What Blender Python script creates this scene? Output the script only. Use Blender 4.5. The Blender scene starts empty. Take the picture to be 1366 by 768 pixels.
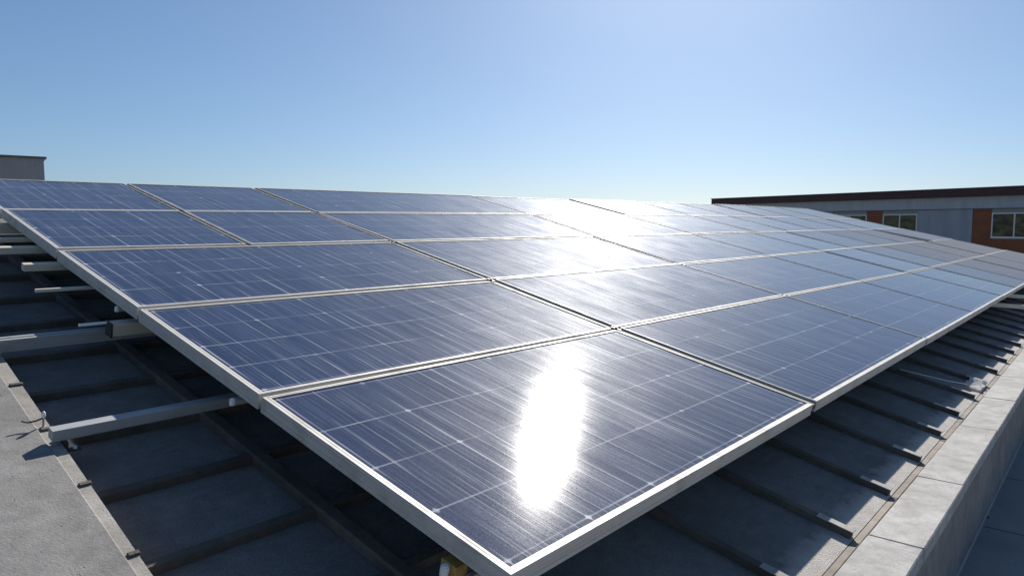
import bpy, bmesh, math, random
from mathutils import Vector, Matrix
random.seed(7)
C = bpy.context.scene.collection
R = math.radians
scene = bpy.context.scene

# ------------------------------------------------------------------ frames of the place
Z0 = 8.6                                  # height of the array's near eave corner above the ground
AZ, TILT, RT = R(40.4346), R(13.5268), R(13.3)
A = Vector((math.sin(AZ), math.cos(AZ), 0)); H = Vector((-math.cos(AZ), math.sin(AZ), 0)); U = Vector((0, 0, 1))
def frame(t, o):
    b = H*math.cos(t) + U*math.sin(t); n = A.cross(b)
    m = Matrix((A, b, n)).transposed().to_4x4(); m.translation = o; return m
M_ARR = frame(TILT, Vector((0, 0, Z0)))          # x along the eave, y up the slope, z out of the panels
M_ROOF = frame(RT, Vector((0, 0, Z0-.275)))       # roof slope under the array
M_FLAT = frame(0, Vector((0, 0, Z0)))            # level things along the eave

# ------------------------------------------------------------------ helpers
def tag(o, label=None, cat=None, group=None, kind=None):
    if label: o['label'] = label
    if cat: o['category'] = cat
    if group: o['group'] = group
    if kind: o['kind'] = kind
    return o
def empty(name, mat):
    o = bpy.data.objects.new(name, None); C.objects.link(o); o.empty_display_size = .1
    o.matrix_world = mat; return o
def link(name, bm, mats, parent=None, mat=None, smooth=False):
    bmesh.ops.recalc_face_normals(bm, faces=bm.faces)
    me = bpy.data.meshes.new(name); bm.to_mesh(me); bm.free()
    if not isinstance(mats, (list, tuple)): mats = [mats]
    for m in mats: me.materials.append(m)
    if smooth:
        for p in me.polygons: p.use_smooth = True
    o = bpy.data.objects.new(name, me); C.objects.link(o)
    if parent: o.parent = parent
    if mat is not None: o.matrix_local = mat
    return o
def box(bm, x0, x1, y0, y1, z0, z1, mi=0, bev=0, m=None):
    vs = [bm.verts.new((x, y, z)) for z in (z0, z1) for y in (y0, y1) for x in (x0, x1)]
    fs = [bm.faces.new([vs[i] for i in q]) for q in ((0, 2, 3, 1), (4, 5, 7, 6), (0, 1, 5, 4), (2, 6, 7, 3), (0, 4, 6, 2), (1, 3, 7, 5))]
    for f in fs: f.material_index = mi
    if bev:
        es = list({e for f in fs for e in f.edges})
        r = bmesh.ops.bevel(bm, geom=es, offset=bev, segments=1, affect='EDGES')
        vs = list({v for f in r['faces'] for v in f.verts} | {v for v in vs if v.is_valid})
        for f in r['faces']: f.material_index = mi
    if m is not None: bmesh.ops.transform(bm, matrix=m, verts=[v for v in vs if v.is_valid])
    return vs
def boxes(*bs, bev=0):
    bm = bmesh.new()
    for b in bs: box(bm, *b, bev=bev)
    return bm
def tube(bm, p0, p1, r, seg=12, r2=None):
    p0, p1 = Vector(p0), Vector(p1); d = (p1-p0); q = d.to_track_quat('Z', 'Y').to_matrix()
    rings = []
    for p, rr in ((p0, r), (p1, r if r2 is None else r2)):
        rings.append([bm.verts.new(p+q@Vector((rr*math.cos(2*math.pi*k/seg), rr*math.sin(2*math.pi*k/seg), 0))) for k in range(seg)])
    for k in range(seg): bm.faces.new((rings[0][k], rings[0][(k+1) % seg], rings[1][(k+1) % seg], rings[1][k]))
    bm.faces.new(rings[0][::-1]); bm.faces.new(rings[1])
def prism(bm, poly, z0, z1):
    lo = [bm.verts.new((x, y, z0)) for x, y in poly]; hi = [bm.verts.new((x, y, z1)) for x, y in poly]
    n = len(poly); bm.faces.new(lo[::-1]); bm.faces.new(hi)
    for k in range(n): bm.faces.new((lo[k], lo[(k+1) % n], hi[(k+1) % n], hi[k]))

# ------------------------------------------------------------------ materials
class NT:
    def __init__(s, name):
        s.m = bpy.data.materials.new(name); s.m.use_nodes = True; s.t = s.m.node_tree
        s.b = s.t.nodes['Principled BSDF']
    def n(s, kind, **kw):
        x = s.t.nodes.new('ShaderNode'+kind)
        for k, v in kw.items(): setattr(x, k, v)
        return x
    def l(s, a, b): s.t.links.new(a, b)
    def val(s, sock, v):
        if hasattr(v, 'is_linked') or isinstance(v, bpy.types.NodeSocket): s.l(v, sock)
        else: sock.default_value = v
    def math(s, op, a, b=0., c=None, clamp=False):
        x = s.n('Math', operation=op, use_clamp=clamp); s.val(x.inputs[0], a); s.val(x.inputs[1], b)
        if c is not None: s.val(x.inputs[2], c)
        return x.outputs[0]
    def noise(s, vec, scale, detail=3, rough=.5):
        x = s.n('TexNoise'); s.l(vec, x.inputs['Vector']); x.inputs['Scale'].default_value = scale
        x.inputs['Detail'].default_value = detail; x.inputs['Roughness'].default_value = rough; return x.outputs[0]
    def vscale(s, vec, v):
        x = s.n('VectorMath', operation='MULTIPLY'); s.l(vec, x.inputs[0]); x.inputs[1].default_value = v; return x.outputs[0]
    def ramp(s, f, a, b, lo=0., hi=1.):
        x = s.n('MapRange'); s.val(x.inputs[0], f); x.inputs[1].default_value = a; x.inputs[2].default_value = b
        x.inputs[3].default_value = lo; x.inputs[4].default_value = hi; return x.outputs[0]
    def mix(s, f, a, b, mode='MIX'):
        x = s.n('Mix', data_type='RGBA', blend_type=mode); s.val(x.inputs[0], f)
        for sock, v in ((x.inputs[6], a), (x.inputs[7], b)):
            if isinstance(v, bpy.types.NodeSocket): s.l(v, sock)
            else: sock.default_value = (*v, 1) if len(v) == 3 else v
        return x.outputs[2]
    def bump(s, h, strength, dist=.01):
        x = s.n('Bump'); s.l(h, x.inputs['Height']); x.inputs['Strength'].default_value = strength
        x.inputs['Distance'].default_value = dist; s.l(x.outputs[0], s.b.inputs['Normal'])
    def co(s, which='Object'): return s.n('TexCoord').outputs[which]
    def pos(s): return s.n('NewGeometry').outputs['Position']
    def set(s, **kw):
        for k, v in kw.items():
            sk = s.b.inputs[k.replace('_', ' ')]
            if isinstance(v, bpy.types.NodeSocket): s.l(v, sk)
            elif isinstance(v, tuple) and len(v) == 3: sk.default_value = (*v, 1)
            else: sk.default_value = v
        return s.m

def mat_plain(name, col, rough=.6, metal=0., var=.12, scale=6.):
    t = NT(name); p = t.pos(); n1 = t.noise(p, scale, 4)
    c = t.mix(t.ramp(n1, .3, .7), tuple(x*(1-var) for x in col), tuple(x*(1+var) for x in col))
    t.bump(t.noise(p, scale*22, 2), .08, .004)
    return t.set(Base_Color=c, Roughness=rough, Metallic=metal)

def mat_concrete(name, col, stain=.35, grain=1., speck=.5):
    t = NT(name); p = t.pos()
    big = t.noise(p, 2.2, 5, .6); mid = t.noise(p, 14, 5, .65); fine = t.noise(p, 160, 3, .7); pit = t.noise(p, 75, 2, .5)
    c = t.mix(t.ramp(big, .35, .68), tuple(x*(1-stain) for x in col), col)
    c = t.mix(t.ramp(mid, .36, .64), t.mix(1, c, (.78, .77, .76), 'MULTIPLY'), t.mix(1, c, (1.1, 1.1, 1.09), 'MULTIPLY'))
    c = t.mix(t.ramp(fine, .3, .7, 0, .55*grain), c, t.mix(1, c, (.6, .6, .6), 'MULTIPLY'))
    c = t.mix(t.ramp(pit, .72, .78, 0, speck), c, tuple(x*.28 for x in col))
    h = t.math('ADD', t.math('MULTIPLY', mid, .5), t.math('ADD', t.math('MULTIPLY', fine, .5), t.math('MULTIPLY', t.ramp(pit, .70, .78), -.6)))
    t.bump(h, .4*grain, .006)
    return t.set(Base_Color=c, Roughness=.88)

def mat_alu(name, col=(.62, .61, .58), rough=.42, metal=.75):
    t = NT(name); uv = t.co('UV'); p = t.pos()
    br = t.noise(t.vscale(uv, (1.2, 420, 1)), 1., 3, .6)
    dirt = t.noise(p, 9, 5, .65)
    c = t.mix(t.ramp(br, .3, .7), tuple(x*.72 for x in col), tuple(x*1.08 for x in col))
    c = t.mix(t.ramp(dirt, .5, .75, 0, .4), c, (.20, .17, .13))
    t.bump(br, .12, .002)
    return t.set(Base_Color=c, Metallic=metal, Roughness=t.ramp(dirt, .3, .7, rough-.06, rough+.14))

def mat_cells():
    """silicon cells under glass: uv counts cells, x along the eave and y up the slope"""
    t = NT('solar_cells_under_glass'); uv = t.co('UV')
    sx = t.n('SeparateXYZ'); t.l(uv, sx.inputs[0]); u, v = sx.outputs[0], sx.outputs[1]
    pos = t.pos()
    wob = t.math('MULTIPLY', t.math('SUBTRACT', t.noise(t.vscale(uv, (2, .7, 1)), 1., 2), .5), .05)
    uw = t.math('ADD', u, wob)
    def line(x, w):                       # 1 on whole numbers, fading over w
        f = t.math('ABSOLUTE', t.math('SUBTRACT', t.math('FRACT', t.math('ADD', x, .5)), .5))
        return t.ramp(f, w*.45, w, 1, 0), f
    lu, fu = line(u, .012); lv, fv = line(v, .017)
    dia = t.ramp(t.math('ADD', fu, t.math('MULTIPLY', fv, .7)), .026, .044, 1, 0)   # clipped cell corners show white
    bb, _ = line(t.math('MULTIPLY', uw, 5.), .05)                                     # busbars
    bb2, _ = line(t.math('ADD', t.math('MULTIPLY', uw, 17.), .3), .10)                # fingers
    n_bb = t.ramp(t.noise(t.vscale(uv, (5, .35, 1)), 1., 2), .42, .72)
    n_f = t.ramp(t.noise(t.vscale(uv, (6.1, .4, 1)), 1.7, 3), .46, .74)
    streak = t.noise(t.vscale(uv, (46, .45, 1)), 1., 4, .7)
    broad = t.noise(t.vscale(uv, (5.5, .22, 1)), 1., 3, .6)
    cell = t.n('TexWhiteNoise'); fl = t.n('VectorMath', operation='FLOOR'); t.l(uv, fl.inputs[0]); t.l(fl.outputs[0], cell.inputs[0])
    att = t.n('Attribute', attribute_type='OBJECT', attribute_name='dust').outputs['Fac']
    grain = t.noise(pos, 330, 2, .8); cloud = t.noise(pos, 3.5, 5, .6)
    c = t.mix(cell.outputs[0], (.006, .017, .058), (.009, .024, .080))
    c = t.mix(t.ramp(broad, .35, .7), c, (.015, .035, .098))
    c = t.mix(t.ramp(grain, .42, .80, 0, .55), c, (.06, .088, .16))
    c = t.mix(t.ramp(streak, .55, .80, 0, .28), c, (.18, .22, .31))
    c = t.mix(t.math('MULTIPLY', t.math('MULTIPLY', bb2, n_f), .40), c, (.45, .46, .48))
    c = t.mix(t.math('MULTIPLY', t.math('MULTIPLY', bb, n_bb), .75), c, (.55, .55, .56))
    n_v = t.ramp(t.noise(uv, .9, 2), .38, .66, .12, .62)
    n_d = t.ramp(t.noise(uv, 1.4, 2), .42, .62, .1, .9)
    c = t.mix(t.math('MULTIPLY', lv, n_v), c, (.55, .56, .58))
    c = t.mix(t.math('MULTIPLY', lu, n_bb), c, (.5, .51, .54))
    c = t.mix(t.math('MULTIPLY', dia, t.math('MULTIPLY', n_d, .75)), c, (.75, .75, .75))
    c = t.mix(t.math('MULTIPLY', att, t.ramp(cloud, .3, .6, .75, 1.)), c, (.20, .19, .18))
    h = t.math('ADD', t.math('MULTIPLY', streak, .8), t.math('MULTIPLY', grain, .45))
    bp = t.n('Bump'); t.l(h, bp.inputs['Height']); bp.inputs['Strength'].default_value = .016; bp.inputs['Distance'].default_value = .003
    def gloss(rough):
        g = t.n('BsdfAnisotropic', distribution='BECKMANN'); t.val(g.inputs['Roughness'], rough); t.l(bp.outputs[0], g.inputs['Normal']); return g.outputs[0]
    def mixs(f, x, y):
        k = t.n('MixShader'); t.val(k.inputs[0], f); t.l(x, k.inputs[1]); t.l(y, k.inputs[2]); return k.outputs[0]
    # clear glass, a thin film of dust and fine scratches: three widths of the same reflection
    lines = t.math('MAXIMUM', t.math('MULTIPLY', bb, n_bb), t.math('MULTIPLY', bb2, n_f))
    film = t.math('ADD', t.math('ADD', t.ramp(streak, .36, .70, .5, 1.15), t.ramp(grain, .35, .7, -.45, .85)), t.math('MULTIPLY', lines, 1.6))
    film = t.math('MULTIPLY', t.math('MAXIMUM', film, 0.), t.math('MULTIPLY', t.ramp(cloud, .3, .7, .75, 1.25), t.ramp(broad, .36, .66, .75, 1.25)))
    sharp = gloss(t.math('ADD', t.ramp(streak, .3, .7, .100, .116), t.math('MULTIPLY', att, .3)))
    g = mixs(t.math('MULTIPLY', film, .05), mixs(.07, sharp, gloss(.148)), gloss(.20))
    g = mixs(t.math('MULTIPLY', film, .034), g, gloss(.36))
    g = mixs(t.math('MULTIPLY', film, .052), g, gloss(.52))
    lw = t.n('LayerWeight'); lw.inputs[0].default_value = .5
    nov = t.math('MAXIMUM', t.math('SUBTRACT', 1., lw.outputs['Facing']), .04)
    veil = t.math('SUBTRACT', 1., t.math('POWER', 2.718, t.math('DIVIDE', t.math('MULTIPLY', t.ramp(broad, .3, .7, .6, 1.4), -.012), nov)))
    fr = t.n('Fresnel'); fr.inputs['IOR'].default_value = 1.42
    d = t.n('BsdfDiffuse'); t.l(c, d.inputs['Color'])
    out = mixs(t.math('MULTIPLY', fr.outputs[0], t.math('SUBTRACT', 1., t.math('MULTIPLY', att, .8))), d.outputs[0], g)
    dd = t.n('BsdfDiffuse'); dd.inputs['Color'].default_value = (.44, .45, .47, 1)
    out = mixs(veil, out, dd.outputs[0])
    t.l(out, t.t.nodes['Material Output'].inputs['Surface']); t.t.nodes.remove(t.b)
    return t.m

def mat_roof():
    t = NT('mineral_roofing_felt'); p = t.pos()
    big = t.noise(p, 1.6, 5, .65); mid = t.noise(p, 11, 6, .7); fine = t.noise(p, 190, 3, .75); wisp = t.noise(t.vscale(t.co('Object'), (3, 14, 3)), 1.5, 5, .7)
    c = t.mix(t.ramp(big, .3, .7), (.18, .17, .158), (.35, .325, .30))
    c = t.mix(t.ramp(mid, .38, .66, 0, .6), c, (.14, .135, .13))
    c = t.mix(t.ramp(wisp, .52, .72, 0, .5), c, (.34, .32, .30))
    c = t.mix(t.ramp(fine, .42, .72, 0, .75), c, (.10, .098, .095))
    # pale band by the gutter paints sunlight, felt above darkened as shade
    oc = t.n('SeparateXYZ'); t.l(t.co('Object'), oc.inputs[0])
    lit_edge = t.math('ADD', oc.outputs[1], t.math('MULTIPLY', t.math('SUBTRACT', mid, .5), .16))
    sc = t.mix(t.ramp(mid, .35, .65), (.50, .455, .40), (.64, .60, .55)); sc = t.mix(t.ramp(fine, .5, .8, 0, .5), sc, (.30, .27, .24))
    c = t.mix(t.ramp(lit_edge, -.175, -.245, 0, .9), c, sc)
    t.bump(t.math('ADD', fine, t.math('MULTIPLY', mid, .7)), .7, .008)
    return t.set(Base_Color=c, Roughness=.92)

def mat_slabs():
    t = NT('paving_slabs'); p = t.co('Object')
    big = t.noise(p, 2, 5, .6); fine = t.noise(p, 120, 3, .7); pit = t.noise(t.vscale(p, (1, 2.5, 1)), 9, 2, .5)
    sx = t.n('SeparateXYZ'); t.l(p, sx.inputs[0])
    def joint(x, per, off, w):
        f = t.math('FRACT', t.math('DIVIDE', t.math('ADD', x, off), per))
        return t.ramp(t.math('ABSOLUTE', t.math('SUBTRACT', f, .5)), w*.4, w, 1, 0)
    j = t.math('MAXIMUM', joint(sx.outputs[0], .9, .15, .008), joint(sx.outputs[1], .6, .1, .012))
    c = t.mix(t.ramp(big, .3, .7), (.24, .235, .23), (.36, .35, .34))
    c = t.mix(t.ramp(fine, .35, .7, 0, .5), c, (.15, .15, .15))
    c = t.mix(t.ramp(pit, .72, .76), c, (.04, .04, .04)); c = t.mix(j, c, (.03, .03, .03))
    t.bump(t.math('SUBTRACT', fine, t.math('MULTIPLY', j, 2.)), .4, .006)
    return t.set(Base_Color=c, Roughness=.9)

def mat_ribbed(name, col, per, axis=0, depth=.02, rough=.55):
    t = NT(name); p = t.co('Object'); sx = t.n('SeparateXYZ'); t.l(p, sx.inputs[0])
    w = t.math('FRACT', t.math('DIVIDE', sx.outputs[axis], per))
    h = t.ramp(t.math('ABSOLUTE', t.math('SUBTRACT', w, .5)), .14, .30)
    n = t.noise(t.vscale(p, (1, 1, .2)), 1.3, 5, .6)
    c = t.mix(t.ramp(n, .3, .7), tuple(x*.85 for x in col), tuple(x*1.1 for x in col))
    t.bump(h, .9, depth)
    return t.set(Base_Color=c, Roughness=rough)

def mat_brick():
    t = NT('red_brick'); b = t.n('TexBrick'); t.l(t.co('UV'), b.inputs['Vector'])
    b.inputs['Color1'].default_value = (.38, .105, .035, 1); b.inputs['Color2'].default_value = (.27, .065, .025, 1)
    b.inputs['Mortar'].default_value = (.26, .15, .10, 1); b.inputs['Scale'].default_value = 1.
    b.inputs['Brick Width'].default_value = .24; b.inputs['Row Height'].default_value = .08; b.inputs['Mortar Size'].default_value = .008
    c = t.mix(t.ramp(t.noise(t.pos(), .8, 4), .3, .7, 0, .5), b.outputs[0], (.14, .05, .03))
    return t.set(Base_Color=c, Roughness=.85)

M = dict(
    cells=mat_cells(), alu=mat_alu('anodised_aluminium', (.64, .605, .55), .55, .2), rail=mat_alu('galvanised_rail', (.46, .46, .455), .55, .3),
    cream=mat_plain('cream_painted_steel', (.62, .56, .44), .5), white=mat_plain('white_plastic', (.82, .81, .79), .4, 0, .04),
    brass=mat_plain('yellowed_steel_clamp', (.46, .30, .09), .45, .3, .2, 60), dark=mat_plain('dark_steel', (.06, .055, .05), .5, .4, .2, 30),
    paper=mat_plain('white_paper', (.8, .79, .77), .9, 0, .03), gap_shade=mat_plain('dark_gap_shade', (.05, .045, .04), .7, 0, .2, 20), black=mat_plain('black_cable', (.02, .02, .02), .5), back=mat_plain('white_back_sheet', (.5, .5, .5), .6),
    roof=mat_roof(), seam=mat_concrete('roof_seam_felt', (.17, .145, .12), .4, 1.2), ledge=mat_concrete('sunlit_ledge_felt', (.50, .46, .41), .35, 1.2, .4), ribtop=mat_concrete('sunlit_rib_top', (.56, .53, .49), .3, .8, .3), flash=mat_concrete('tan_flashing', (.36, .31, .26), .3, .7, .3),
    coping=mat_concrete('pale_concrete_coping', (.52, .505, .485), .22, 1.1, .5), wallc=mat_concrete('grey_parapet_concrete', (.32, .305, .29), .3, .9, .3),
    verge=mat_concrete('grey_verge_concrete', (.335, .32, .305), .3, 1.3, .7), slabs=mat_slabs(),
    grey=mat_ribbed('blue_grey_cladding', (.33, .35, .39), .6, 0, .01), band=mat_ribbed('grey_fascia_band', (.42, .43, .46), .45, 0, .01),
    maroon=mat_plain('dark_maroon_fascia', (.05, .014, .017), .45, 0, .2, 2), brick=mat_brick(), frame=mat_plain('white_window_frame', (.72, .71, .69), .45, 0, .05),
    box=mat_plain('grey_corrugated_steel', (.34, .33, .35), .6, 0, .06, 1.5), cap=mat_plain('dark_cap_flashing', (.10, .10, .11), .5), render=mat_plain('grey_render', (.30, .29, .28), .9),
)
def mat_window():
    t = NT('dark_window_glass'); p = t.co('Object')
    n = t.noise(t.vscale(p, (.9, .9, 1.6)), 1.2, 4, .6)
    c = t.mix(t.ramp(n, .35, .65), (.04, .038, .024), (.17, .14, .07))  # olive patches paint the ground mirrored in the panes
    return t.set(Base_Color=c, Roughness=.05, IOR=1.45, Specular_IOR_Level=.35)
M['pane'] = mat_window()
M['blind'] = mat_plain('pale_blind', (.6, .6, .58), .8)
t = NT('dry_ground'); p = t.pos()
M['ground'] = t.set(Base_Color=t.mix(t.ramp(t.noise(p, .03, 6, .6), .35, .65), (.10, .105, .06), (.24, .21, .16)), Roughness=.95)

# ------------------------------------------------------------------ ground and the roof we look across
bm = bmesh.new(); bmesh.ops.create_grid(bm, x_segments=1, y_segments=1, size=3000)
tag(link('ground', bm, M['ground']), kind='structure')

bld = empty('flat_fronted_building', Matrix.Translation((0, 0, 0)) @ Matrix(M_FLAT.to_3x3().to_4x4()))
tag(bld, 'building under the panels with a grey felt roof slope and raised concrete verge', 'building')
bm = bmesh.new()
ct, st = math.cos(RT), math.sin(RT)
zr = lambda br, h: Z0 - h + br*st
sec = [(-4.0, 0), (-4.0, Z0-.745), (-.50, Z0-.745), (-.33, Z0-.50), (-.29*ct, zr(-.29, .325)), (5.3*ct, zr(5.3, .325)), (5.3*ct, 0)]
lo = [bm.verts.new((-5, y, z)) for y, z in sec]; hi = [bm.verts.new((19.2, y, z)) for y, z in sec]
bm.faces.new(lo); bm.faces.new(hi[::-1])
for k in range(len(sec)): bm.faces.new((lo[k], lo[(k+1) % 7], hi[(k+1) % 7], hi[k]))
link('wall', bm, M['render'], bld)
def roofpart(name, bm, m):
    o = link(name, bm, m, bld); o.matrix_local = bld.matrix_world.inverted() @ M_ROOF; return o
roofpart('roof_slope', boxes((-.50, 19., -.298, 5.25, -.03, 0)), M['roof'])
vx = lambda br: -.510 + .046*br
lx = lambda br: vx(br) + .017 + .011*br
bm = bmesh.new(); prism(bm, [(-.54, -.29), (lx(-.29), -.29), (lx(5.25), 5.25), (-.4, 5.25)], .001, .068)
roofpart('added_ledge', bm, M['ledge'])  # added ledge stands for the sunlit strip; pale felt paints that light
bm = bmesh.new(); prism(bm, [(-4.8, -.3), (vx(-.3), -.3), (vx(5.3), 5.3), (-4.8, 5.3)], -.02, .073)
bmesh.ops.bevel(bm, geom=[e for e in bm.edges if all(v.co.z > 0 for v in e.verts)], offset=.005, segments=1, affect='EDGES')
roofpart('verge_coping', bm, M['verge'])
# felt seams: cross seams on the left, seams down the slope towards the gutter on the right
k = 0
y = .10
while y < 5.2:
    x0 = vx(y)+.004
    bm = boxes((x0, lx(y)+.004, y-.008, y+.008, .0, .074), (lx(y)+.0045, .034 if y < .3 else 4.0, y-.014, y+.014, .0, .028), bev=.0015)
    roofpart('roof_seam', bm, M['seam']); y += .35
x = .985
while x < 18.5:
    j = random.uniform(-.03, .03)
    bm = boxes((x+j-.017, x+j+.017, -.297+random.uniform(0, .012), .36, .0, .026), bev=.002)
    rb_ = roofpart('roof_seam', bm, M['seam'])
    o = link('sunlit_rib_strip', boxes((x+j-.018, x+j+.018, -.295, -.165+random.uniform(-.01, .01), .0261, .0292), bev=.001), M['ribtop'], rb_); x += .525  # pale strip paints the sunlit rib top, dark seam its shaded flanks
roofpart('roof_seam', boxes((.035, .085, -.27, 5.2, .0, .036), bev=.006), M['seam'])

# ------------------------------------------------------------------ parapet and the walkway beside it
par = empty('parapet_wall', M_FLAT); tag(par, 'low concrete parapet with pale coping along the right edge of the roof', 'parapet wall')
link('wall_face', boxes((-4, 19, -.487, -.33, -.76, -.395)), M['wallc'], par)
x = -4.0; cuts = []
while x < 19:
    w = random.choice((.62, .78, .85, 1.05)); cuts.append((x, min(x+w, 19))); x += w
for x0, x1 in cuts:
    dy = random.uniform(-.0015, .0015)
    bm = boxes((x0+.0013, x1-.0013, -.494+dy, -.320+dy, -.394, -.340+random.uniform(-.001, .001)), bev=.004)
    link('coping_stone', bm, M['coping'], par)
bm = bmesh.new()
for x0 in range(-4, 19):
    box(bm, x0+.002, x0+.998, -.318, -.2905, -.40, -.3445+random.uniform(-.001, .001), bev=.003)
link('gutter_flashing', bm, M['flash'], par)
tag(link('walkway', boxes((-5, 19, -4.0, -.489, -.80, -.735)), M['slabs'], None, M_FLAT), kind='structure')

# ------------------------------------------------------------------ the solar array
def V(i, u):      # slope position of row line i at u
    return ((0.0), (1.006-.0085*min(u, 9) + (.008*(u-9) if u > 9 else 0)), (1.862 + (.011*(u-5) if u > 5 else -.003*u)), (2.715+.0150*u), (3.515+.036*min(u, 9.5)), (4.365+.045*min(u, 13.5)))[i]
END = lambda v: 17.75 - .24*v
cols = [
    [0, 1.960, 4.205, 6.162, 8.05, 9.44, 10.8, 12.6, 14.3, None],
    [0, 1.940, 4.222, 6.25, 8.05, 9.37, 10.8, 12.6, 14.3, None],
    [0, 1.948, 4.290, 6.30, 8.05, 9.35, 10.85, 12.6, 14.25, None],
    [0, .930, 1.930, 4.440, 6.35, 8.25, 9.6, 11.0, 12.7, 14.3, None],
    [0, .945, 1.918, 4.530, 6.45, 8.25, 9.7, 11.2, 12.8, 14.4, None]]
# where a column line sits at the foot and head of each row, so that lines run on from row to row
foot = {1: {1.940: 1.932, 4.222: 4.215}, 2: {1.948: 1.938, 4.290: 4.222}, 3: {1.930: 1.940, 4.440: 4.36}, 4: {1.918: 1.915, 4.530: 4.49}}
ordn = ['first', 'second', 'third', 'fourth', 'fifth', 'sixth', 'seventh', 'eighth', 'ninth', 'tenth']
rown = ['eave row', 'second row up', 'third row up', 'fourth row up', 'top row']
G = .009     # half gap between rows
GAP = lambda x: (.022 if x > 1.5 else .014) if x < 2.5 else .017 if x < 5 else .008 if 9 < x < 9.9 else .003
RIM = lambda x: .010 if x is None else .009 if x < 5 else .008

def inset(q, d):
    d = d if isinstance(d, (list, tuple)) else [d]*4       # one distance per side
    out = []
    for k in range(4):
        p, a, b = q[k], q[k-1], q[(k+1) % 4]
        e1 = (p-a).normalized(); e2 = (b-p).normalized()
        n1 = Vector((-e1.y, e1.x)); n2 = Vector((-e2.y, e2.x))
        cr_ = e1.x*e2.y-e1.y*e2.x
        p1 = p+n1*d[k-1]; p2 = p+n2*d[k]
        w_ = p2-p1; out.append(p1+e1*((w_.x*e2.y-w_.y*e2.x)/cr_))
    return out
PROF = [(.028, -.048), (0, -.048), (0, -.0345), (.0012, -.034), (.0012, -.0315), (0, -.031), (0, -.0016), (.0016, 0), (.0105, 0), (.0120, -.0012), (.0130, -.0012), (.0140, -.0006), (.0215, -.0006), (.0225, -.0062)]
def panel(row, ci, quad, label, dust, rims, shade_w):
    o = quad[0]; q = [p-o for p in quad]
    tilt = Matrix.Rotation(R(random.uniform(-.22, .22)), 4, 'X') @ Matrix.Rotation(R(random.uniform(-.12, .12)), 4, 'Y')
    rt = empty('solar_panel', M_ARR @ Matrix.Translation((o.x, o.y, random.uniform(-.002, .0015))) @ tilt)
    tag(rt, label, 'solar panel', 'solar panels of the roof array'); 
    bm = bmesh.new(); uvl = bm.loops.layers.uv.new('UVMap')
    sc_ = [r_/.0225 for r_ in rims]
    rings = [[bm.verts.new((p.x, p.y, z)) for p in inset(q, [d*(k_ if n_ > 7 else 1) for k_ in sc_])] for n_, (d, z) in enumerate(PROF)]
    L = [(q[(k+1) % 4]-q[k]).length for k in range(4)]
    for a in range(len(PROF)-1):
        s = a*.013
        for k in range(4):
            f = bm.faces.new((rings[a][k], rings[a][(k+1) % 4], rings[a+1][(k+1) % 4], rings[a+1][k]))
            ds = math.dist(PROF[a], PROF[a+1])
            for lp, (uu, vv) in zip(f.loops, ((0, s), (L[k], s), (L[k], s+ds), (0, s+ds))): lp[uvl].uv = (uu+k*7+ci*3, vv+row)
    link('frame', bm, M['alu'], rt)
    bm = bmesh.new(); uvl = bm.loops.layers.uv.new('UVMap')
    g = inset(q, [r_-.002 for r_ in rims]); nu = max(2, round((g[1]-g[0]).length/.315))
    top = [bm.verts.new((p.x, p.y, -.0046)) for p in g]; bot = [bm.verts.new((p.x, p.y, -.010)) for p in g]
    uo, vo = ci*11+row*37, row*5
    # cells start a few millimetres inside the frame
    uvs = ((-.06, -.10), (nu+.06, -.10), (nu+.06, 4.06), (-.06, 4.06))
    f = bm.faces.new(top)
    for lp, w in zip(f.loops, uvs): lp[uvl].uv = (w[0]+uo, w[1]+vo)
    bm.faces.new(bot[::-1])
    for k in range(4): bm.faces.new((bot[k], bot[(k+1) % 4], top[(k+1) % 4], top[k]))
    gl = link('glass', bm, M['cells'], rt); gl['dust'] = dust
    if shade_w: 
        bm = bmesh.new(); e_ = (q[3]-q[0]).normalized()
        prism(bm, [(p.x, p.y) for p in (q[0]+Vector((-shade_w, .0)), q[0]+Vector((-.0008, .0)), q[3]+Vector((-.0008, 0)), q[3]+Vector((-shade_w, 0)))], -.030, -.009)
        link('gap_shade', bm, M['gap_shade'], rt)  # dark strip added to paint the column gaps as shade
    return rt

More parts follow.
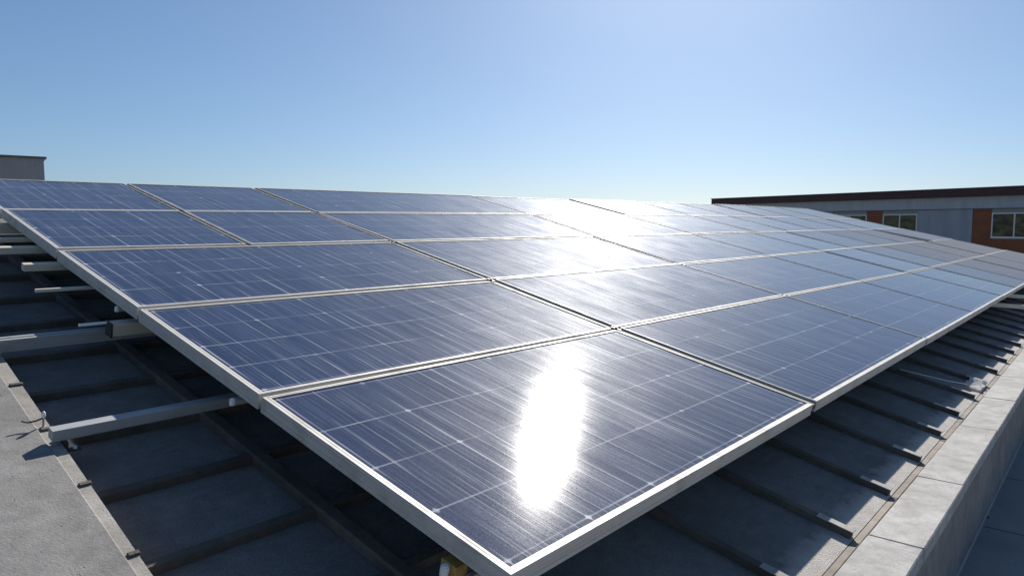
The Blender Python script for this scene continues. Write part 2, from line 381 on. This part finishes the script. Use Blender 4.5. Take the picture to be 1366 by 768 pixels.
for r in range(5):
    cs = cols[r]; n = len(cs)-1
    for c in range(n):
        f_ = foot.get(r, {})
        def ulo(x): return END(V(r, 16)) if x is None else f_.get(x, x)
        def uhi(x): return END(V(r+1, 16)) if x is None else x
        def head(x): return foot.get(r+1, {}).get(next((y for y in cols[r+1] if y is not None and x is not None and abs(y-x) < .14), None), uhi(x)) if r < 4 else uhi(x)
        a, b = cs[c], cs[c+1]
        a0, b0, a1, b1 = ulo(a), ulo(b), head(a), head(b)
        if c == 0: a0 = a1 = 0
        gl_, gr_ = (0 if c == 0 else GAP(a)), (0 if b is None else GAP(b))
        if r in (1,) and c == n-1: gl_ = .16
        glo = G if r else 0; ghi = G if r < 4 else 0
        a1_ = a1+gl_
        if r == 2 and c == n-1: a0 += .8; a1_ += .3
        quad = [Vector((a0+gl_, V(r, a0)+glo)), Vector((b0-gr_, V(r, b0)+glo)), Vector((b1-gr_, V(r+1, b1)-ghi)), Vector((a1_, V(r+1, a1)-ghi))]
        um = (a0+b0)/2
        dust = max(0, min(.92, (um-8.6)/4.5)) * (1.0 if r < 2 else .75 if r == 2 else .3)
        if r == 0 and c == 0: lb = 'nearest blue solar panel at the front corner, washed by the white sun glare'
        elif b is None: lb = f'greyed solar panel at the far right end of the {rown[r]} of the array'
        elif c == 0: lb = f'blue solar panel at the left end of the {rown[r]} of the array'
        else: lb = f'solar panel in the {rown[r]}, {ordn[c]} along from its left end'
        if r >= 3 and c < 2: lb = f'half-width blue solar panel in the {rown[r]}, ' + ('at its left end' if c == 0 else 'second from its left end')
        panel(r, c, quad, lb, dust, (.0215 if r == 0 else .015, RIM(b), .015, .0215 if c == 0 else RIM(a)), 2*gl_-.002 if .012 < gl_ < .05 else 0)

# clamps at the crossings of the gaps
def clamp(u, v, label):
    e = empty('panel_clamp', M_ARR @ Matrix.Translation((u, v, 0)))
    tag(e, label, 'clamp', 'clamps in the gaps between panels')
    link('clamp_body', boxes((-.0105, .0105, -.030, .030, -.046, -.0035), bev=.002), M['dark'], e)
    bm = bmesh.new(); tube(bm, (0, 0, -.004), (0, 0, .0025), .0075, 6); link('bolt', bm, M['dark'], e)
cr = ['second', 'third', 'fourth', 'fifth']
for i, rw in ((1, 1), (2, 2), (3, 3), (4, 4)):
    for uu, nm in ((1.936, 'nearest column gap'), (4.21 if i == 1 else 4.222 if i == 2 else 4.36 if i == 3 else 4.49, 'next column gap')):
        clamp(uu, V(i, uu), f'small dark clamp in the {nm}, foot of the {rown[i]}')

# ------------------------------------------------------------------ rails under the panels
MR = lambda h: frame(TILT, Vector((0, 0, Z0-h)))
def rail(y, x0, h, label, mat='rail', w=.036, t=.045, x1=16.6):
    e = empty('support_rail', MR(h) @ Matrix.Translation((x0, y, 0))); tag(e, label, 'rail', 'rails under the solar panels')
    bm = bmesh.new(); L = x1-x0; s = w/2
    # lipped channel, slot upwards
    prof = [(-s, 0), (-.005, 0), (-.005, -.004), (-s+.004, -.004), (-s+.004, -t+.004), (s-.004, -t+.004), (s-.004, -.004), (.005, -.004), (.005, 0), (s, 0), (s, -t), (-s, -t)]
    if w < .02 or t < .04: prof = [(-s, -.002), (-s+.002, 0), (s-.002, 0), (s, -.002), (s, -t), (-s, -t)]
    uvl = bm.loops.layers.uv.new('UVMap')
    a = [bm.verts.new((0, p, q)) for p, q in prof]; b = [bm.verts.new((L, p, q)) for p, q in prof]; n = len(prof)
    for k in range(n):
        f = bm.faces.new((a[k], a[(k+1) % n], b[(k+1) % n], b[k]))
        for lp, w_ in zip(f.loops, ((0, k*.04), (0, k*.04+.04), (L, k*.04+.04), (L, k*.04))): lp[uvl].uv = w_
    bm.faces.new(a[::-1]); bm.faces.new(b)
    link('channel', bm, M[mat], e)
    return e
e = rail(1.375, -.442, .160, 'long grey steel rail reaching from the verge to the nearest panel joint', t=.032)
link('foot_bracket', boxes((.03, .036, -.034, .034, -.06, -.0325), (.03, .07, -.034, .034, -.065, -.0605), bev=.001), M['dark'], e)
bm = bmesh.new(); tube(bm, (.055, -.026, -.0605), (.055, -.026, -.054), .006, 6); link('nut', bm, M['white'], e)
rail(2.11, -.55, .155, 'grey rail lying in shade behind the long grey rail, with a cream splice block')
rail(.17, .03, .10, 'rail under the nearest panel, hidden but for its yellow clamp', x1=16.6)
rail(2.355, -.19, .062, 'thin cream bar poking out under the third panel row', 'cream', .014, .012, 1.2)
rail(2.70, -.135, .056, 'short cream rail end under the fourth panel row', 'cream', .036, .03)
rail(2.985, -.62, .056, 'cream rail running off the left side under the fourth panel row', 'cream', .036, .03)
rail(3.15, -.62, .056, 'thin cream rail behind the wider cream rail on the left', 'cream', .02, .02)
rail(3.44, -.62, .056, 'upper cream rail on the left beneath the top panel rows', 'cream', .036, .05)
rail(3.76, -.62, .056, 'topmost cream rail at the left edge of the picture', 'cream', .03, .03)

e = empty('splice_block', MR(.09) @ Matrix.Translation((-.055, 1.985, 0))); tag(e, 'cream steel splice block at the end of the shaded rail beside the second panel joint', 'bracket')
link('channel_block', boxes((0, .22, -.025, .025, -.05, 0), bev=.003), M['cream'], e)
link('end_plate', boxes((-.006, -.0005, -.027, .027, -.052, .003)), M['dark'], e)
bm = bmesh.new(); tube(bm, (-.10, .02, -.006), (-.006, .02, -.006), .006, 8); link('threaded_rod', bm, M['white'], e)

def endcap(u, v, h, label, yellow=False, s=.82):
    e = empty('rail_end_clamp', MR(h) @ Matrix.Translation((u, v, 0))); tag(e, label, 'clamp', 'clamps on the left panel edge')
    bm = bmesh.new(); tube(bm, (0, 0, -.020*s), (0, 0, .008*s), .0105*s, 14)
    bmesh.ops.bevel(bm, geom=[x for x in bm.edges if abs(x.verts[0].co.z-x.verts[1].co.z) < 1e-5], offset=.003, segments=2, affect='EDGES')
    link('cap', bm, M['white'], e, smooth=False)
    link('arm', boxes((.006*s, .10, -.009, .009, -.014, .0), bev=.001), M['brass' if yellow else 'rail'], e)
    if yellow: link('jaw', boxes((.012, .055, -.022, .028, -.03, .006), bev=.003), M['brass'], e)
endcap(-.022, 1.135, .062, 'white capped clamp under the joint of the eave row and second row')
endcap(.004, 2.075, .066, 'white capped clamp under the joint of the second and third rows')
endcap(-.020, .185, .078, 'yellowish clamp with white tab under the nearest panel', True, 1.0)

# bars from the eave to the parapet, far down the right edge
def bar(p0, p1, w, label):
    p0, p1 = Vector(p0), Vector(p1); d = p1-p0; d2 = Vector((d.x, d.y, 0)).normalized(); n = Vector((-d2.y, d2.x, 0))*w/2; t_ = Vector((0, 0, .045))
    e = empty('brace_bar', M_FLAT @ Matrix.Translation(p0)); tag(e, label, 'bar', 'bars at the far eave')
    bm = bmesh.new(); vs = [bm.verts.new(v) for v in (-n-t_, n-t_, n, -n, d-n-t_, d+n-t_, d+n, d-n)]
    for f in ((0, 1, 2, 3), (7, 6, 5, 4), (0, 4, 5, 1), (1, 5, 6, 2), (2, 6, 7, 3), (3, 7, 4, 0)): bm.faces.new([vs[i] for i in f])
    link('bar', bm, M['cream'], e)
    link('foot_plate', boxes((d.x-.05, d.x+.05, d.y-.05, d.y+.05, -.348-p0.z+.012, d.z-.0455)), M['rail'], e)
bar((8.25, .19, -.09), (9.27, -.41, -.20), .075, 'pale steel bar crossing from the far eave to the parapet, the nearer of two')
bar((9.6, .22, -.09), (10.75, -.41, -.20), .06, 'shaded steel bar crossing from the far eave to the parapet, the farther of two')
# scrap of white sheet blown against the gutter, with a thin wire
e = empty('plastic_scrap', M_ROOF @ Matrix.Translation((4.50, -.245, .012))); tag(e, 'crumpled white scrap lying between two roof seams next to the parapet', 'scrap')
bm = bmesh.new(); rs = random.Random(3); gr = [[bm.verts.new((-.13+.26*i/7+rs.uniform(-.015, .015), -.05+.10*j/4+rs.uniform(-.008, .008), rs.uniform(0, .011) + (.014 if i > 5 else 0))) for j in range(5)] for i in range(8)]
for i in range(7):
    for j in range(4): bm.faces.new((gr[i][j], gr[i+1][j], gr[i+1][j+1], gr[i][j+1]))
bmesh.ops.solidify(bm, geom=bm.faces[:], thickness=.0015)
link('sheet', bm, M['paper'], e)
bm = bmesh.new(); pts = [(-.12, .03, .012), (-.20, .14, .010), (-.27, .27, .012), (-.32, .40, .010)]
for p0, p1 in zip(pts, pts[1:]): tube(bm, p0, p1, .003, 6)
link('wire', bm, M['white'], e)

# little pin and cable on the added verge ledge
e = empty('white_pin', M_ROOF @ Matrix.Translation((-.424, 1.52, .068))); tag(e, 'small white pin standing on the added ledge beside the concrete verge', 'pin')
bm = bmesh.new(); tube(bm, (0, 0, 0), (0, 0, .040), .003, 8); tube(bm, (0, 0, .0), (0, 0, .002), .007, 10); link('shaft', bm, M['rail'], e)
bm = bmesh.new(); bmesh.ops.create_uvsphere(bm, u_segments=12, v_segments=8, radius=.006); bmesh.ops.transform(bm, matrix=Matrix.Translation((0, 0, .040)) @ Matrix.Scale(1.9, 4, (0, 0, 1)), verts=bm.verts)
link('head', bm, M['white'], e, smooth=True)
bm = bmesh.new(); pts = [(0, 0, .03), (-.02, -.003, .026), (-.04, -.001, .024), (-.055, .004, .03)]
for p0, p1 in zip(pts, pts[1:]): tube(bm, p0, p1, .0025, 6)
link('wire', bm, M['black'], e)

# ------------------------------------------------------------------ long building on the right
CAM = Vector((.0018, -1.4586, .7322+Z0))
ex = Vector((.550, -.835, 0)).normalized(); ny = Vector((0, 0, 1)).cross(ex)   # ny points away from us
if ny.dot(Vector((26, 92, 0))) < 0: ny = -ny
mo = Matrix((ex, ny, U)).transposed().to_4x4(); mo.translation = Vector((CAM.x+26.34, CAM.y+92.6, 0))
off = empty('brick_hall', mo); tag(off, 'long low building with maroon roof edge, grey cladding, brick piers and white windows', 'building')
zc = CAM.z
def part(name, m, *bs, par=None, bev=0): return link(name, boxes(*bs, bev=bev), m, par or off)
def uvbox(bm_boxes, name, m, par=None):
    bm = boxes(*bm_boxes); uvl = bm.loops.layers.uv.new('UVMap')
    for f in bm.faces:
        for lp in f.loops: lp[uvl].uv = (lp.vert.co.x+lp.vert.co.y, lp.vert.co.z)
    return link(name, bm, m, par or off)
LEN = 62
part('wall', M['render'], (0.3, LEN, .25, 16, 0, zc+2.75))
part('roof', M['maroon'], (-.6, LEN+.4, -.45, 16.6, zc+2.80, zc+3.56), bev=.02)
part('roof_trim', M['cap'], (-.7, LEN+.5, -.52, 16.7, zc+3.56, zc+3.62))
part('fascia_band', M['band'], (.2, LEN, -.02, .249, zc+1.70, zc+2.797))
part('drip_edge', M['cap'], (.2, LEN, -.06, .249, zc+1.64, zc+1.697))
piers = [(20.0, 21.7), (30.3, 31.88), (40.6, 42.2), (50.9, 52.5)]
for a, b in piers: uvbox([(a, b, .06, .249, 0, zc+1.637)], 'brick_pier', M['brick'])
panes = [(16.2, 19.98), (21.72, 25.2), (31.9, 35.6), (42.22, 45.9), (52.52, 56.2)]
pan = [(.3, 16.18), (25.22, 30.28), (35.62, 40.58), (45.92, 50.88), (56.22, LEN)]
for a, b in pan: part('cladding_panel', M['grey'], (a, b, .03, .249, 0, zc+1.637))
for a, b in panes:
    uvbox([(a, b, .07, .249, 0, zc-1.06)], 'brick_spandrel', M['brick'])
    w = part('window', M['frame'], (a, b, .05, .20, zc-.98, zc-.88), (a, b, .05, .20, zc+1.16, zc+1.27), (a, a+.10, .05, .20, zc-.878, zc+1.158), (b-.10, b, .05, .20, zc-.878, zc+1.158), ((a+b)/2-.055, (a+b)/2+.055, .05, .20, zc-.878, zc+1.158))
    part('pane', M['pane'], (a+.102, (a+b)/2-.057, .11, .13, zc-.876, zc+1.156), ((a+b)/2+.057, b-.102, .11, .13, zc-.876, zc+1.156), par=w)
    part('sill', M['frame'], (a-.02, b+.02, -.02, .24, zc-1.055, zc-.983), par=w)
    part('head_panel', M['render'], (a, b, .06, .249, zc+1.272, zc+1.637))
for s in (12.8, 19.3, 24.5):
    e = empty('roof_vent', mo @ Matrix.Translation((s, 2, zc+3.6))); tag(e, {12.8: 'tiny vent on the maroon roof edge nearest its left end', 19.3: 'tiny roof vent on the maroon roof above the first brick pier', 24.5: 'tiny roof vent above the first full window'}[s], 'vent', 'roof vents of the brick hall')
    bm = bmesh.new(); tube(bm, (0, 0, -.05), (0, 0, .08), .10, 10); tube(bm, (0, 0, .08), (0, 0, .16), .16, 10, .05); link('pipe', bm, M['cap'], e)

# ------------------------------------------------------------------ corrugated block on the left
ex = Vector((.80, .60, 0)); ny = Vector((-ex.y, ex.x, 0))
mo = Matrix((ex, ny, U)).transposed().to_4x4(); mo.translation = Vector((CAM.x-20.204, CAM.y+31.3, 0))
bx = empty('corrugated_plant_room', mo); tag(bx, 'grey corrugated steel block rising behind the array at the far left', 'building')
zt = zc+3.0
bm = bmesh.new(); xs = []; x = -9.0                              # real corrugation
pts = []
while x < -.001:
    pts += [(x, 0), (x+.10, 0), (x+.14, -.018), (x+.26, -.018)]; x += .30
pts += [(0, 0), (0, 8), (-9, 8)]
prism(bm, pts, 0, zt-.08); link('corrugated_wall', bm, M['box'], bx)
link('cap_flashing', boxes((-9.1, .1, -.12, 8.1, zt-.08, zt+.0)), M['cap'], bx)

# ------------------------------------------------------------------ sky, sun, camera
EL, SAZ = R(31.7), R(13.5)
w = bpy.data.worlds.new('World'); scene.world = w; w.use_nodes = True; nt = w.node_tree
sky = nt.nodes.new('ShaderNodeTexSky'); sky.sky_type = 'NISHITA'; sky.sun_disc = False
sky.sun_elevation = EL; sky.sun_rotation = SAZ; sky.altitude = 0; sky.air_density = .85; sky.dust_density = .6; sky.ozone_density = 8.
bg = nt.nodes['Background']; bg.inputs[1].default_value = .104
gm = nt.nodes.new('ShaderNodeGamma'); gm.inputs[1].default_value = .8; nt.links.new(sky.outputs[0], gm.inputs[0])   # softer sky contrast
ml = nt.nodes.new('ShaderNodeMix'); ml.data_type = 'RGBA'; ml.blend_type = 'MULTIPLY'; ml.inputs[0].default_value = 1
nt.links.new(gm.outputs[0], ml.inputs[6]); ml.inputs[7].default_value = (.834, .880, .892, 1); nt.links.new(ml.outputs[2], bg.inputs[0])
sd = bpy.data.lights.new('sun', 'SUN'); sd.energy = 4.8; sd.angle = R(.53); sd.color = (1, .955, .89)
so = bpy.data.objects.new('sun', sd); C.objects.link(so)
sv = Vector((math.cos(EL)*math.sin(SAZ), math.cos(EL)*math.cos(SAZ), math.sin(EL)))
so.rotation_euler = sv.to_track_quat('Z', 'Y').to_euler(); so.location = (0, 0, 40)
cd = bpy.data.cameras.new('camera'); co = bpy.data.objects.new('camera', cd); C.objects.link(co); scene.camera = co
cd.sensor_fit = 'HORIZONTAL'; cd.sensor_width = 36; cd.lens = 36*956.71/1366; cd.clip_start = .02; cd.clip_end = 8000
co.location = CAM; co.rotation_euler = (R(90-4.8667), 0, 0)
scene.view_settings.view_transform = 'Standard'; scene.view_settings.look = 'None'; scene.view_settings.gamma = 1; scene.view_settings.exposure = .5
